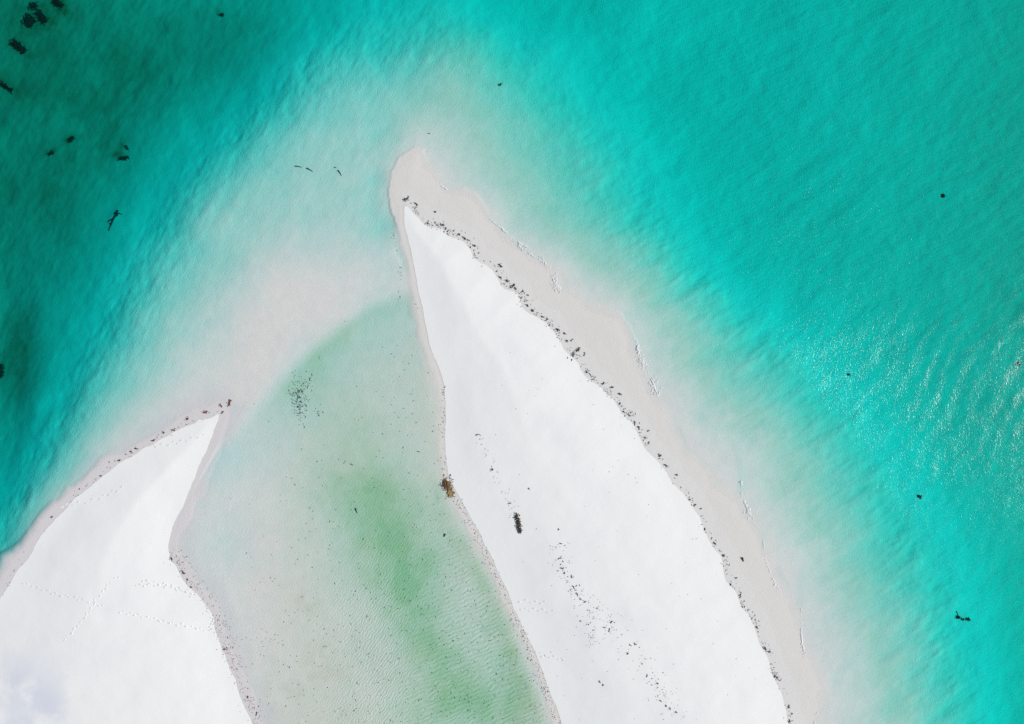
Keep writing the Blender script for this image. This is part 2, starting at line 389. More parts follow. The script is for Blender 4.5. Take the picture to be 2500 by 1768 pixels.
AWASH = [(945,469),(953,419),(976,382),(1008,358),(1033,364),(1046,399),(1060,440),(1068,456),(1095,463),(1133,459),(1163,471),(1186,500),(1202,540),(1232,566),(1264,597),
 (1300,630),(1332,645),(1350,680),(1365,712),(1402,728),(1460,740),(1519,760),(1544,800),(1556,837),(1560,871),(1572,905),(1590,948),(1604,975),(1612,1000),(1632,1060),(1655,1110),(1705,1150),(1770,1190),
 (1811,1208),(1830,1250),(1850,1290),(1865,1330),(1868,1365),(1882,1412),(1909,1455),(1940,1490),(1952,1537),(1963,1597),(2001,1646),(2020,1684),(1996,1728),(1985,1768),(2010,1860),(2100,2250),(1700,2250),
 (1700,1500),(1400,1100),(1100,800),(1040,760),(1008,690),(994,640),(985,610),(974,575),(962,545),(951,510)]
def make_floor():
    st = 0.17
    gx = axis(-75, 75, st, 1500); gy = axis(-54, 54, st, 1500)
    XX, YY = np.meshgrid(gx, gy, indexing='ij')
    Z = floor_height(XX, YY)
    PX = XX / S + 1250; PY = 884 - YY / S
    wx = PX + 5 * fbm(XX, YY, 2.2, 601, 3); wy = PY + 5 * fbm(XX, YY, 2.2, 602, 3)
    dw, _, _ = seg_dist(wx, wy, AWASH, True); sw = np.where(inside(wx, wy, AWASH), dw, -dw)      # inside: beach swept bare
    inM = inside(PX, PY, MAIN); inW = inside(PX, PY, WEST)
    sw = np.where(inM, 99.0, sw)
    Z = np.where(sw > 0, np.maximum(Z, -.010 + .035 * sstep(6, 48, sw + 6 * fbm(XX, YY, 4.0, 621, 3))), np.where(sw > -45, np.minimum(Z, -.028 * sstep(0, 30, -sw) * sstep(45, 25, -sw) + .004), Z))
    dM = np.where(inM, 0, seg_dist(PX, PY, MAIN, True)[0]); dWo = np.where(inW, 0, seg_dist(PX, PY, WEST, True)[0])
    wv_ = 1 + .35 * fbm(XX, YY, 3.5, 611, 3)
    lowrim = lambda d, w0, w1: np.where(d * wv_ < w1 * 1.8, .008 + .004 * sstep(4, 0, d) - 6.0 * sstep(w0, w1 * 1.8, d * wv_) ** 1.9, -99)
    rimM = lowrim(dM, 4, 60); rimW = lowrim(dWo, 8, 80)
    Z = np.maximum(Z, np.maximum(rimM, rimW))
    lag = inside(PX, PY, LAGOON).astype(float)
    d, _, _ = seg_dist(PX, PY, LAGOON, True)
    lag_s = np.where(lag > .5, sstep(0, 45, d), 0)
    bar, _, _ = seg_dist(PX, PY, [(1000,690),(900,725),(790,800),(690,890),(600,985),(545,1070)])
    Z = Z - np.where(lag > .5, .055 * sstep(0, 42, bar) * sstep(190, 40, bar) * sstep(6, 40, dM), 0)                # edge of the bar that closes the lagoon
    algae = .26 * lag_s * sstep(560, 800, PX) + .32 * sstep(.015, .2, -Z) * sstep(1.8, .6, -Z) * (.45 + .55 * sstep(900, 1100, PX)) * (1 - lag) + .78 * lag_s * blobs(PX, PY, [
        (830,770,130,60,-40,.45),(730,930,90,50,-50,.38),(880,1200,120,60,10,.42),(930,1280,125,95,65,.66),(985,1400,130,95,70,.54),
        (1060,1360,60,60,0,.18),(1020,1520,130,65,65,.45),(1100,1620,120,70,45,.4),(1180,1400,90,40,60,.5),(1225,1500,60,70,60,.45),(1250,1590,60,45,60,.6),
        (1150,1720,160,60,20,.5),(1280,1690,70,80,60,.55),(1060,1740,80,50,0,.3),(1090,1195,30,24,0,.6),(860,1050,120,70,60,.28),(1120,1280,60,90,-30,.22),(1000,1900,500,120,0,.4)])
    brown = .3 * lag_s * blobs(PX, PY, [(740,1465,45,22,20,.7),(790,1590,60,30,-20,.6),(800,1650,60,24,-15,.65),(700,1690,60,30,-40,.55),(1270,1650,50,50,45,.55),(1290,1740,40,60,60,.6),(640,1640,40,60,10,.35),(980,1580,70,30,-20,.3)])
    weed = blobs(PX, PY, [(-60,80,330,420,0,.58),(200,260,330,150,-38,.28),(480,60,240,120,-20,.26),(120,560,150,260,20,.30),(0,880,60,130,0,.75),(620,130,90,120,30,.12)]) * sstep(.5, 2.5, -Z)
    # thin growth of weed on the floor round the weed beds
    weed = weed + (1 + .8 * fbm(XX, YY, .9, 411, 4, .65)) * blobs((PX - 1250) / 1.055 + 1250, (PY - 884) / 1.055 + 884, [(72,54,30,24,-30,.62),(102,44,28,14,42,.55),(84,18,24,16,0,.4),(142,10,26,15,38,.5),(46,115,34,15,40,.55),(18,214,34,8,38,.45),(174,340,15,9,-45,.45),(126,374,18,8,-25,.4),(306,386,18,8,0,.4),(312,360,8,20,10,.25),(4,905,24,36,0,.5),(542,37,9,8,0,.4),(170,352,30,6,-30,.25)])
    weed = np.clip(weed * (1 + .3 * fbm(XX, YY, 8.0, 77, 4, .55)), 0, .9)
    dE, _, _ = seg_dist(PX, PY, MAIN_E)
    onE = sstep(0, 1, PX - np.interp(PY, [p[1] for p in MAIN_E], [p[0] for p in MAIN_E]))
    wob = 8 * fbm(XX, YY, 3.0, 55, 4)
    upper = onE * sstep(44, 36, dE + wob * .8) * sstep(440, 500, PY) * .8
    warm = np.maximum(sstep(-26, 18, sw) * sstep(2000, 1300, PY * .9), sstep(26, 8, dM * wv_))
    dW, _, _ = seg_dist(PX, PY, WEST, True)
    rim = sstep(75, 25, dW + 2 * wob) * .8
    deep = -Z
    ripple = .24 * sstep(.3, 1.4, deep) * sstep(5, 25, XX) + np.maximum(lag_s * (.06 + sstep(700, 1050, PX) * sstep(1000, 1600, PY) * .55) , .10 * sstep(.02, .15, deep) * sstep(1.2, .4, deep))
    turn = sstep(900, 1120, PX + (PY - 1500) * .15)
    lump = .10 + .22 * sstep(.05, .5, deep) - .14 * sstep(.6, 2.2, deep) * sstep(10, -20, XX) + .05 * sstep(.6, 2.2, deep) * sstep(10, 30, XX)
    lump = np.where(lag > .5, .14, lump)
    tone = .5 + .22 * fbm(XX, YY, 8.0, 401, 3) + .28 * fbm(XX, YY, 1.1, 402, 4, .6)
    algae = algae * (.80 + .24 * sstep(-.5, .6, fbm(XX, YY, 1.9, 403, 5, .65)))
    brown = brown * sstep(-.5, .5, fbm(XX, YY, 1.2, 404, 4, .6))
    weed = weed * (.8 + .2 * sstep(-.4, .4, fbm(XX, YY, 3.0, 405, 5, .65)))
    me = grid_mesh('sea_floor', gx, gy, Z, dict(rim=rim, tone=np.clip(tone, 0, 1), algae=np.clip(algae, 0, .95), brown=np.clip(brown, 0, 1), weed=weed, upper=upper, warm=warm, ripple=ripple, ripple_turn=turn, lump=lump))
    o = link('seabed', me, M_FLOOR)
    tag(o, 'pale wet sand and sea floor under and around the spits', kind='structure')
    return gx, gy, Z
FGX, FGY, FZ = make_floor()

def sample(G, x, y):
    x = np.asarray(x, float); y = np.asarray(y, float)
    i = np.clip(np.searchsorted(FGX, x) - 1, 0, len(FGX) - 2); j = np.clip(np.searchsorted(FGY, y) - 1, 0, len(FGY) - 2)
    u = np.clip((x - FGX[i]) / (FGX[i + 1] - FGX[i]), 0, 1); v = np.clip((y - FGY[j]) / (FGY[j + 1] - FGY[j]), 0, 1)
    return (G[i, j] * (1 - u) + G[i + 1, j] * u) * (1 - v) + (G[i, j + 1] * (1 - u) + G[i + 1, j + 1] * u) * v
def floor_arr(x, y): return sample(FZ, x, y)
GROUND = FZ.copy()

# ------------------------------------------------------------------ the two dry sand spits
def fray(pts, step, amp, seed):
    P = np.array(pts + pts[:1], float); out = []
    for a, b in zip(P[:-1], P[1:]):
        L = np.hypot(*(b - a)); n = max(1, int(round(L / step)))
        for k in range(n): out.append(a + (b - a) * k / n)
    Q = np.array(out)
    # round the corners a little, then fray
    for _ in range(2): Q = (np.roll(Q, 1, 0) + 2 * Q + np.roll(Q, -1, 0)) / 4
    T = np.roll(Q, -1, 0) - np.roll(Q, 1, 0); N = np.stack([T[:, 1], -T[:, 0]], 1) / np.maximum(np.hypot(T[:, 0], T[:, 1]), 1e-6)[:, None]
    f = fbm(Q[:, 0], Q[:, 1], 2.4, seed, 4, .6)
    return Q + N * (amp * f)[:, None]

SPIT = {}
def spit_rise(x, y, pts):
    d, _, _ = seg_dist(x, y, pts, True)
    return .015 + .5 * (1 - np.exp(-(d / 7.0) ** 1.3)) + (.03 * fbm(x, y, 6, 3, 3) + .008 * fbm(x, y, 1.8, 4, 3)) * sstep(.3, 4, d)

def make_spit(key, pts, amp, seed, damp_blobs, label):
    E = fray(pts, .28, amp, seed)
    cx = np.arange(E[:, 0].min(), E[:, 0].max(), .42); cy = np.arange(max(E[:, 1].min(), -64), E[:, 1].max(), .42)
    GX, GY = np.meshgrid(cx, cy); gx = GX.ravel() + rng.uniform(-.1, .1, GX.size); gy = GY.ravel() + rng.uniform(-.1, .1, GX.size)
    m = inside(gx, gy, E); gx, gy = gx[m], gy[m]
    d, _, _ = seg_dist(gx, gy, pts, True); m = d > .45 + amp; gx, gy, = gx[m], gy[m]
    n = len(E)
    vs_ = [Vector(p) for p in E] + [Vector(p) for p in zip(gx, gy)]
    ed = [(i, (i + 1) % n) for i in range(n)]
    vo, eo, fo, *_ = geometry.delaunay_2d_cdt(vs_, ed, [list(range(n))], 1, 1e-5)
    V = np.array([(p.x, p.y) for p in vo])
    z = floor_arr(V[:, 0], V[:, 1]) + spit_rise(V[:, 0], V[:, 1], pts)
    z = np.maximum(z, .022)
    co = [(a, b, c) for (a, b), c in zip(V, z)]
    fc = [tuple(f) for f in fo]
    # small scarp down into the wet sand all round
    bnd = {}
    for f in fc:
        for a, b in zip(f, f[1:] + f[:1]):
            bnd[(a, b)] = bnd.get((a, b), 0) + 1
    rim = [(a, b) for (a, b) in bnd if (b, a) not in bnd]
    low = {}
    for a, b in rim:
        for q in (a, b):
            if q not in low:
                low[q] = len(co); x, y, zz = co[q]; co.append((x, y, zz)); co.append((x, y, zz - .2))
        fc.append((low[b], low[a], low[a] + 1, low[b] + 1))
    me = bpy.data.meshes.new('sand_spit'); me.from_pydata(co, [], fc); me.update()
    me.polygons.foreach_set('use_smooth', np.ones(len(me.polygons), bool))
    A = np.array(co); PXv = A[:, 0] / S + 1250; PYv = 884 - A[:, 1] / S
    at = me.attributes.new('damp', 'FLOAT', 'POINT')
    vx, vy = A[:, 0], A[:, 1]; ca, sa = math.cos(math.radians(-62)), math.sin(math.radians(-62))
    at.data.foreach_set('value', np.clip(blobs(PXv, PYv, damp_blobs) * sstep(-.45, .55, fbm(vx, vy, 4.5, 501, 5, .62)), 0, 1).astype(np.float32))
    at = me.attributes.new('tone', 'FLOAT', 'POINT')
    tn = .5 + .35 * fbm((vx * ca + vy * sa) / 4.5, -vx * sa + vy * ca, 2.6, 502, 4, .6) + .25 * fbm(vx, vy, 2.0, 503, 4, .6)
    at.data.foreach_set('value', np.clip(tn, 0, 1).astype(np.float32))
    o = link('sand_spit', me, M_DRY)
    tag(o, label, kind='structure')
    SPIT[key] = pts
    return o
spit_main = make_spit('main', MAINw, .13, 101, [(1330,1000,400,40,62,.18),(1430,1560,420,30,66,.3),(1600,1650,300,60,64,.22),(1280,1380,260,22,66,.2)],
    'large white tongue of dry sand tapering to a point in the middle')
spit_west = make_spit('west', WESTw, .19, 202, [(60,1680,110,70,20,.9),(130,1740,60,40,60,.6),(250,1560,260,45,-62,.15),(100,1560,160,90,0,.15),(330,1400,150,30,-62,.1),(40,1760,60,30,0,.7),(150,1340,120,60,-45,.2)],
    'broad white dry sand spit with footprints at the lower left')

for _pts in SPIT.values():
    _A = np.array(_pts); _i = (FGX > _A[:, 0].min()) & (FGX < _A[:, 0].max()); _j = (FGY > max(_A[:, 1].min(), -60)) & (FGY < _A[:, 1].max())
    _gx, _gy = np.meshgrid(FGX[_i], FGY[_j], indexing='ij'); _in = inside(_gx, _gy, _pts)
    _sub = GROUND[np.ix_(_i, _j)]
    _sub[_in] = np.maximum(_sub[_in] + spit_rise(_gx[_in], _gy[_in], _pts), .022)
    GROUND[np.ix_(_i, _j)] = _sub
def ground_at(x, y): return float(sample(GROUND, x, y))
def place(px, py):
    """ground point that the photo shows at this pixel"""
    x0, y0 = X(px), Y(py); z = 0.0
    for _ in range(4):
        k = (H - z) / H; z = ground_at(x0 * k, y0 * k)
    k = (H - z) / H
    return Vector((x0 * k, y0 * k, z))

# footprints: small trodden hollows with a pushed-up rim, parts of the spit they are on
def footprint_mesh(seed):
    r = random.Random(seed); co = [(0, 0, -.015)]; fc = []
    n = 10; rings = [(.5, -.004), (.9, .012), (1.15, .016), (1.9, -.03)]
    for k, (s, z) in enumerate(rings):
        for i in range(n):
            a = 2 * math.pi * i / n; j = 1 + r.uniform(-.12, .12)
            co.append((.17 * s * j * math.cos(a), .085 * s * j * math.sin(a) * (1.2 if math.cos(a) > 0 else .9), z + r.uniform(-.006, .006) * (k > 0)))
    for i in range(n): fc.append((0, 1 + i, 1 + (i + 1) % n))
    for k in range(len(rings) - 1):
        for i in range(n):
            a, b = 1 + k * n + i, 1 + k * n + (i + 1) % n
            fc.append((a, a + n, b + n, b))
    me = bpy.data.meshes.new('footprint'); me.from_pydata(co, [], fc); me.update(); me.materials.append(M_DRY); me.materials.append(M_FOOTSHADE)
    for i, p in enumerate(me.polygons): p.material_index = 1 if i < 2 * n else 0  # inner faces get the painted hollow shade
    return me
FOOT = [footprint_mesh(k) for k in range(4)]
def trail(pts, step, wob, parent, deep=1.0):
    P = np.array(pts, float); seg = np.hypot(*np.diff(P, axis=0).T); L = seg.sum(); cum = np.concatenate([[0], np.cumsum(seg)])
    s = 0; k = 0
    while s < L:
        x = np.interp(s, cum, P[:, 0]); y = np.interp(s, cum, P[:, 1]); x2 = np.interp(min(s + 2, L), cum, P[:, 0]); y2 = np.interp(min(s + 2, L), cum, P[:, 1])
        if s + 2 > L: x2, y2 = x + (P[-1] - P[-2])[0], y + (P[-1] - P[-2])[1]
        a = math.atan2(-(y2 - y), x2 - x); nx, ny = -math.sin(a), -math.cos(a)
        sd = wob * (1 if k % 2 else -1) + random.uniform(-1.4, 1.4)
        p = place(x + nx * sd, y + ny * sd)
        o = link('footprint', FOOT[k % 4], None, parent)
        o.location = (p.x, p.y, p.z + .02); o.rotation_euler = (0, 0, a + random.uniform(-.3, .3)); q = random.uniform(.55, .9); o.scale = (q, q, q * deep)
        s += step * random.uniform(.7, 1.35); k += 1
trail([(293,1493),(400,1517),(470,1532),(528,1543)], 10.5, 2.2, spit_west, 1.5)
trail([(348,1418),(420,1430),(480,1451)], 10.5, 2.5, spit_west, 1.1)
trail([(332,1428),(400,1431),(468,1448)], 12, 2.0, spit_west, .8)
trail([(57,1424),(130,1449),(200,1464),(252,1480)], 11, 2.5, spit_west, .7)
trail([(157,1562),(205,1512),(232,1468),(262,1430),(292,1405)], 11, 1.5, spit_west, 1.0)
trail([(150,1235),(230,1222),(300,1190)], 14, 3, spit_west, .5)
trail([(380,1090),(440,1078),(505,1062)], 12, 3, spit_west, .6)
trail([(1272,1486),(1310,1489),(1352,1494)], 11, 2.5, spit_main, .8)
trail([(1268,1467),(1330,1472)], 12, 3, spit_main, .5)
trail([(1323,1602),(1350,1604),(1379,1614)], 11, 2.5, spit_main, .8)

# ------------------------------------------------------------------ the water
RIDGES = [([(1515,745),(1540,795),(1556,837),(1558,868)], .035, 10), ([(1806,1075),(1810,1130),(1812,1195),(1818,1230)], .04, 10),
          ([(1862,1285),(1865,1330),(1868,1365)], .025, 8), ([(1966,1380),(1958,1440),(1956,1500)], .02, 12), ([(1715,1000),(1718,1035)], .03, 8),
          ([(2150,1770),(2180,1720),(2215,1690)], .03, 12), ([(2075,1540),(2095,1470),(2120,1430)], .025, 12), ([(2020,1690),(2060,1640),(2110,1590)], .02, 12),
          ([(1200,538),(1235,564),(1268,592)], .02, 7)]
def make_water():
    st = .21
    gx = axis(-75, 75, st, 1500); gy = axis(-54, 54, st, 1500)
    XX, YY = np.meshgrid(gx, gy, indexing='ij')
    PX = XX / S + 1250; PY = 884 - YY / S
    d = np.clip(base_depth(XX, YY), 0, None)
    lag = sstep(0, 40, np.where(inside(PX, PY, LAGOON), seg_dist(PX, PY, LAGOON, True)[0], 0))
    open_ = sstep(.08, 1.0, d) * (1 - lag)
    def swell(deg, wl, amp, seed, dist):
        a = math.radians(deg); u = XX * math.cos(a) + YY * math.sin(a)
        u = u + dist * fbm(XX, YY, 9, seed, 3)
        return amp * np.sin(2 * np.pi * u / wl) * (.6 + .6 * fbm(XX, YY, 14, seed + 9, 2))
    east = sstep(-15, 25, XX)
    z = .48 * open_ * (swell(118, 4.6, .032, 61, 1.6) * (.3 + .7 * east) + swell(150, 2.6, .02, 62, 1.2) + swell(95, 7.5, .035, 63, 2.0)) + open_ * .010 * fbm(XX, YY, 1.2, 64, 2)
    for pts, hh, wd in RIDGES:
        dd, s, L = seg_dist(PX, PY, pts)
        z = z + hh * np.exp(-(dd / wd) ** 2) * sstep(0, L * .3, s) * sstep(L * 1.02, L * .7, s)
    chop = (.05 + .95 * sstep(.1, 1.2, d)) * (.45 + .55 * sstep(-20, 30, XX)) * (1 - .7 * lag) * (.80 + .16 * fbm(XX, YY, 10, 71, 4)) * (1 - .5 * sstep(38, 68, XX))
    me = grid_mesh('sea_water', gx, gy, z, dict(chop=np.clip(chop, .02, 1.3)), bottom=-30.0)
    o = link('sea_water', me, M_WATER)
    tag(o, 'clear turquoise sea around the spits and in the green lagoon', kind='structure')
make_water()

# ------------------------------------------------------------------ foam of the small breakers
def foam(pts, width, label, dens=1.0, taper=True, inshore=1.0, seed=0):
    P = [(X(a), Y(b)) for a, b in pts]
    A = np.array(P); st = .042; pad = width * S * 1.6
    gx = np.arange(A[:, 0].min() - pad, A[:, 0].max() + pad, st); gy = np.arange(A[:, 1].min() - pad, A[:, 1].max() + pad, st)
    XX, YY = np.meshgrid(gx, gy, indexing='ij')
    d, s, L = seg_dist(XX, YY, P)
    s = s / L
    W = width * S * (.25 + .75 * sstep(.0, .75, s) if taper else 1.0) * sstep(1.04, .9, s) + .05
    n = 1 - 1.5 * np.abs(fbm(XX, YY, .42, 300 + seed, 4, .72))
    n2 = fbm(XX, YY, 1.6, 350 + seed, 3, .6)
    q = n + .35 * n2 - .72 - .55 * np.clip(d / W, 0, 3) ** 1.3 + .22 * dens
    brk = .5 + .5 * fbm(XX, YY, 2.2, 390 + seed, 2)
    crest = .035 + .09 * sstep(.1, .6, s) * sstep(1.0, .9, s) * dens + .05 * fbm(XX, YY, .5, 395 + seed, 2) - d - .16 * sstep(.55, .2, brk)
    q = np.maximum(q, crest * 3.0)
    keep = q > 0
    cell = keep[:-1, :-1] & keep[1:, :-1] & keep[1:, 1:] & keep[:-1, 1:]
    idx = -np.ones(XX.shape, int); used = np.zeros(XX.shape, bool)
    used[:-1, :-1] |= cell; used[1:, :-1] |= cell; used[1:, 1:] |= cell; used[:-1, 1:] |= cell
    idx[used] = np.arange(used.sum())
    zf = np.maximum(floor_arr(XX[used], YY[used]), 0.0)
    co = np.stack([XX[used], YY[used], zf + .05 + .10 * np.clip(q[used], 0, .6) + RIDGE_AT(XX[used], YY[used])], 1)
    F = np.stack([idx[:-1, :-1][cell], idx[1:, :-1][cell], idx[1:, 1:][cell], idx[:-1, 1:][cell]], 1)
    me = bpy.data.meshes.new('wave_foam'); me.from_pydata(co.tolist(), [], F.tolist()); me.update()
    me.polygons.foreach_set('use_smooth', np.ones(len(me.polygons), bool))
    o = link('wave_foam', me, M_FOAM)
    tag(o, label, 'foam', 'foam of the small breakers along the beach', 'stuff')
def RIDGE_AT(x, y):
    px = x / S + 1250; py = 884 - y / S; z = np.zeros(x.shape)
    for pts, hh, wd in RIDGES:
        dd, s, L = seg_dist(px, py, pts); z += hh * np.exp(-(dd / wd) ** 2) * sstep(0, L * .3, s) * sstep(L * 1.02, L * .7, s)
    return z
foam([(1064,452),(1078,455),(1092,462)], 6, 'tiny fleck of white foam just off the tip of the large spit', .5, seed=1)
foam([(1198,536),(1232,564),(1264,593),(1300,624),(1330,644),(1346,672),(1358,700),(1370,716)], 15, 'longest white foam line, on the upper seaward beach of the large spit', .55, seed=2)
foam([(1555,834),(1560,868),(1578,900),(1594,935),(1606,966)], 26, 'widest white foam patch, halfway down the seaward beach', .45, seed=3)
foam([(1811,1178),(1814,1215),(1826,1245),(1842,1272)], 19, 'short white foam patch at the foot of the dark wave ridge', .6, seed=4)
foam([(1864,1322),(1868,1362),(1882,1402),(1908,1455)], 11, 'thin white foam streak beside the black driftwood', .15, seed=5)
foam([(1956,1485),(1955,1530),(1958,1565),(1965,1604)], 13, 'small white foam patch lowest but one on the seaward beach', .25, seed=6)
foam([(2012,1690),(1998,1725),(1988,1768)], 6, 'faint foam edge at the bottom of the seaward beach', -.05, seed=7)

# ------------------------------------------------------------------ seaweed
def blade(co, fc, base, ang, L, wd, r, th=.02, lift=.0, pitch=0.0, bend=None):
    """a curled strap of weed with thickness; appended to co / fc"""
    n = 5; x, y, z = base; a = ang; bend = r.uniform(-.5, .5) if bend is None else bend; n0 = len(co)
    for k in range(n):
        t = k / (n - 1); wk = wd * (.45 + 1.1 * t * (1.15 - t) * 2.0) * (1.0 if k < n - 1 else .35)
        nx, ny = -math.sin(a), math.cos(a)
        zz = z + lift + pitch * L * t + th * r.uniform(.4, 1.6)
        co += [(x + nx * wk / 2, y + ny * wk / 2, zz + r.uniform(-.3, .3) * th), (x, y, zz + th), (x - nx * wk / 2, y - ny * wk / 2, zz + r.uniform(-.3, .3) * th), (x, y, zz - th)]
        x += math.cos(a) * L / (n - 1); y += math.sin(a) * L / (n - 1); a += bend + r.uniform(-.25, .25)
    for k in range(n - 1):
        for i in range(4):
            p, q = n0 + k * 4 + i, n0 + k * 4 + (i + 1) % 4
            fc.append((p, q, q + 4, p + 4))
    fc.append((n0 + 3, n0 + 2, n0 + 1, n0)); e = n0 + (n - 1) * 4; fc.append((e, e + 1, e + 2, e + 3))

def core(co, fc, cx, cy, rx, ry, rz, r, rot=0.0, cz=0.0):
    n0 = len(co); nu, nv = 12, 5
    for j in range(nv):
        ph = math.pi / 2 * j / (nv - 1)
        for i in range(nu):
            a = 2 * math.pi * i / nu; k = r.uniform(.72, 1.25)
            u, v = rx * math.cos(ph) * math.cos(a) * k, ry * math.cos(ph) * math.sin(a) * k
            co.append((cx + u * math.cos(rot) - v * math.sin(rot), cy + u * math.sin(rot) + v * math.cos(rot), cz - .02 + rz * math.sin(ph) * r.uniform(.75, 1.2)))
    for j in range(nv - 1):
        for i in range(nu):
            a, b = n0 + j * nu + i, n0 + j * nu + (i + 1) % nu
            fc.append((a, b, b + nu, a + nu))

def mesh_of(name, co, fc, mat):
    me = bpy.data.meshes.new(name); me.from_pydata(co, [], fc); me.update(); me.materials.append(mat)
    return me

def scrap_mesh(seed, mat, wide=1.0):
    r = random.Random(seed); co, fc = [], []
    blade(co, fc, (-.18, 0, .0), 0, r.uniform(.3, .5), r.uniform(.07, .12) * wide, r, .022, bend=r.uniform(-.55, .55))
    return mesh_of('scrap', co, fc, mat)

def tuft_mesh(seed, L, W, mat, nb=9, reach=.3, hgt=.12):
    """heap with straggling straps, about L long and W wide"""
    r = random.Random(seed); co, fc = [], []
    core(co, fc, 0, 0, L * .24, W * .26, hgt, r)
    core(co, fc, L * r.uniform(-.2, -.1), W * r.uniform(-.2, .2), L * .13, W * .18, hgt * .8, r)
    for k in range(nb):
        t = r.uniform(-.5, .5); s = r.uniform(-.4, .4)
        a = r.uniform(0, 6.28) if r.random() < .6 else (0 if t > 0 else math.pi) + r.uniform(-.6, .6)
        blade(co, fc, (t * L * .8, s * W * .9, .02), a, reach * r.uniform(.35, .9), r.uniform(.035, .08), r, .02, lift=r.uniform(0, hgt * .5))
    return mesh_of('tuft', co, fc, mat)

def put(name, me, px, py, rot, label, cat, group=None, sc_=1.0, dz=.0, parent=None):
    p = place(px, py); o = link(name, me, None, parent)
    o.location = (p.x, p.y, p.z + dz); o.rotation_euler = (0, 0, math.radians(rot)); o.scale = (sc_,) * 3
    if label: tag(o, label, cat, group)
    return o

ORD = 'first second third fourth fifth sixth seventh eighth ninth tenth eleventh twelfth thirteenth fourteenth fifteenth sixteenth seventeenth eighteenth nineteenth twentieth'.split()
ORD += ['twenty-' + w_ for w_ in ORD[:9]] + ['thirtieth'] + ['thirty-' + w_ for w_ in ORD[:9]] + ['fortieth'] + ['forty-' + w_ for w_ in ORD[:9]] + ['fiftieth']

# tufts in the wrack line along the seaward edge: (px, py, length px, width px, turn)
WRACK = [(1016,499,13,7,-45),(1062,518,8,6,60),(1045,545,7,5,-30),(1082,550,11,5,0),(1089,557,6,5,70),(1121,572,9,6,-20),(1133,581,12,7,-35),
 (1144,587,9,5,-20),(1159,600,11,8,-30),(1222,649,15,10,-55),(1213,663,6,5,30),(1221,677,11,6,-40),(1238,686,13,9,-60),(1253,698,18,10,30),(1259,706,8,5,-50),
 (1276,712,9,7,45),(1289,721,6,6,0),(1287,746,11,6,-50),(1300,759,11,6,-30),(1325,774,12,9,-30),(1336,780,9,7,40),(1361,806,17,11,-35),
 (1379,815,10,8,-20),(1384,832,8,8,0),(1396,830,10,4,45),(1410,855,21,10,35),(1427,865,11,5,80),(1399,868,9,5,-50),(1432,908,9,7,-40),
 (1473,937,13,8,25),(1513,963,13,9,-30),(1514,985,9,6,80),(1523,1006,8,6,-60),(1537,1014,8,6,-20),(1549,1031,9,4,-70),
 (1560,1045,13,6,-60),(1583,1052,8,4,45),(1576,1069,10,8,-30),(1584,1081,9,5,70),(1611,1112,13,8,-20),(1625,1136,12,6,-30),(1651,1159,10,6,-10),
 (1684,1220,8,5,-40),(1696,1233,9,6,60),(1711,1242,6,5,0),(1721,1292,8,5,80),(1744,1326,10,6,-30),(1766,1357,10,6,-50),(1796,1411,8,5,-10),(1784,1427,9,6,80)]
WRACK2 = [(1808,1452,11,4,75),(1848,1532,8,5,-80),(1868,1582,8,5,-40),(1877,1591,8,3,-10),(1892,1652,8,5,-60),(1926,1724,9,6,80),(1928,1761,9,6,-60)]
for k, (px, py, L, W, a) in enumerate(WRACK):
    me = tuft_mesh(1000 + k, L * S * .7, W * S * .7, M_WEED, 5 + int(L * .7), .08 + L * S * .2, .05 + W * S * .1)
    put('seaweed_tuft', me, px, py, a, ORD[k] + " dark seaweed tuft from the tip along the large spit's seaward wrack line", 'seaweed', 'seaweed tufts in the seaward wrack line')
for k, (px, py, L, W, a) in enumerate(WRACK2):
    me = tuft_mesh(1100 + k, L * S, W * S, M_WEED, 8, .3, .1)
    put('seaweed_tuft', me, px, py, a, ORD[len(WRACK2) - 1 - k] + " dark seaweed tuft from the picture's bottom edge, large spit's seaward wrack line", 'seaweed', 'seaweed tufts in the seaward wrack line')
put('seaweed_tuft', tuft_mesh(1201, 15 * S, 6 * S, M_WEED, 14, .5, .12), 995, 484, 35, 'branching black seaweed tuft on the very tip of the large spit', 'seaweed', 'seaweed tufts in the seaward wrack line')
put('seaweed_tuft', tuft_mesh(1202, 10 * S, 8 * S, M_RUST, 10, .3, .16), 1495.5, 946, 20, 'dark red seaweed lump in the seaward wrack line', 'seaweed', 'seaweed tufts in the seaward wrack line')

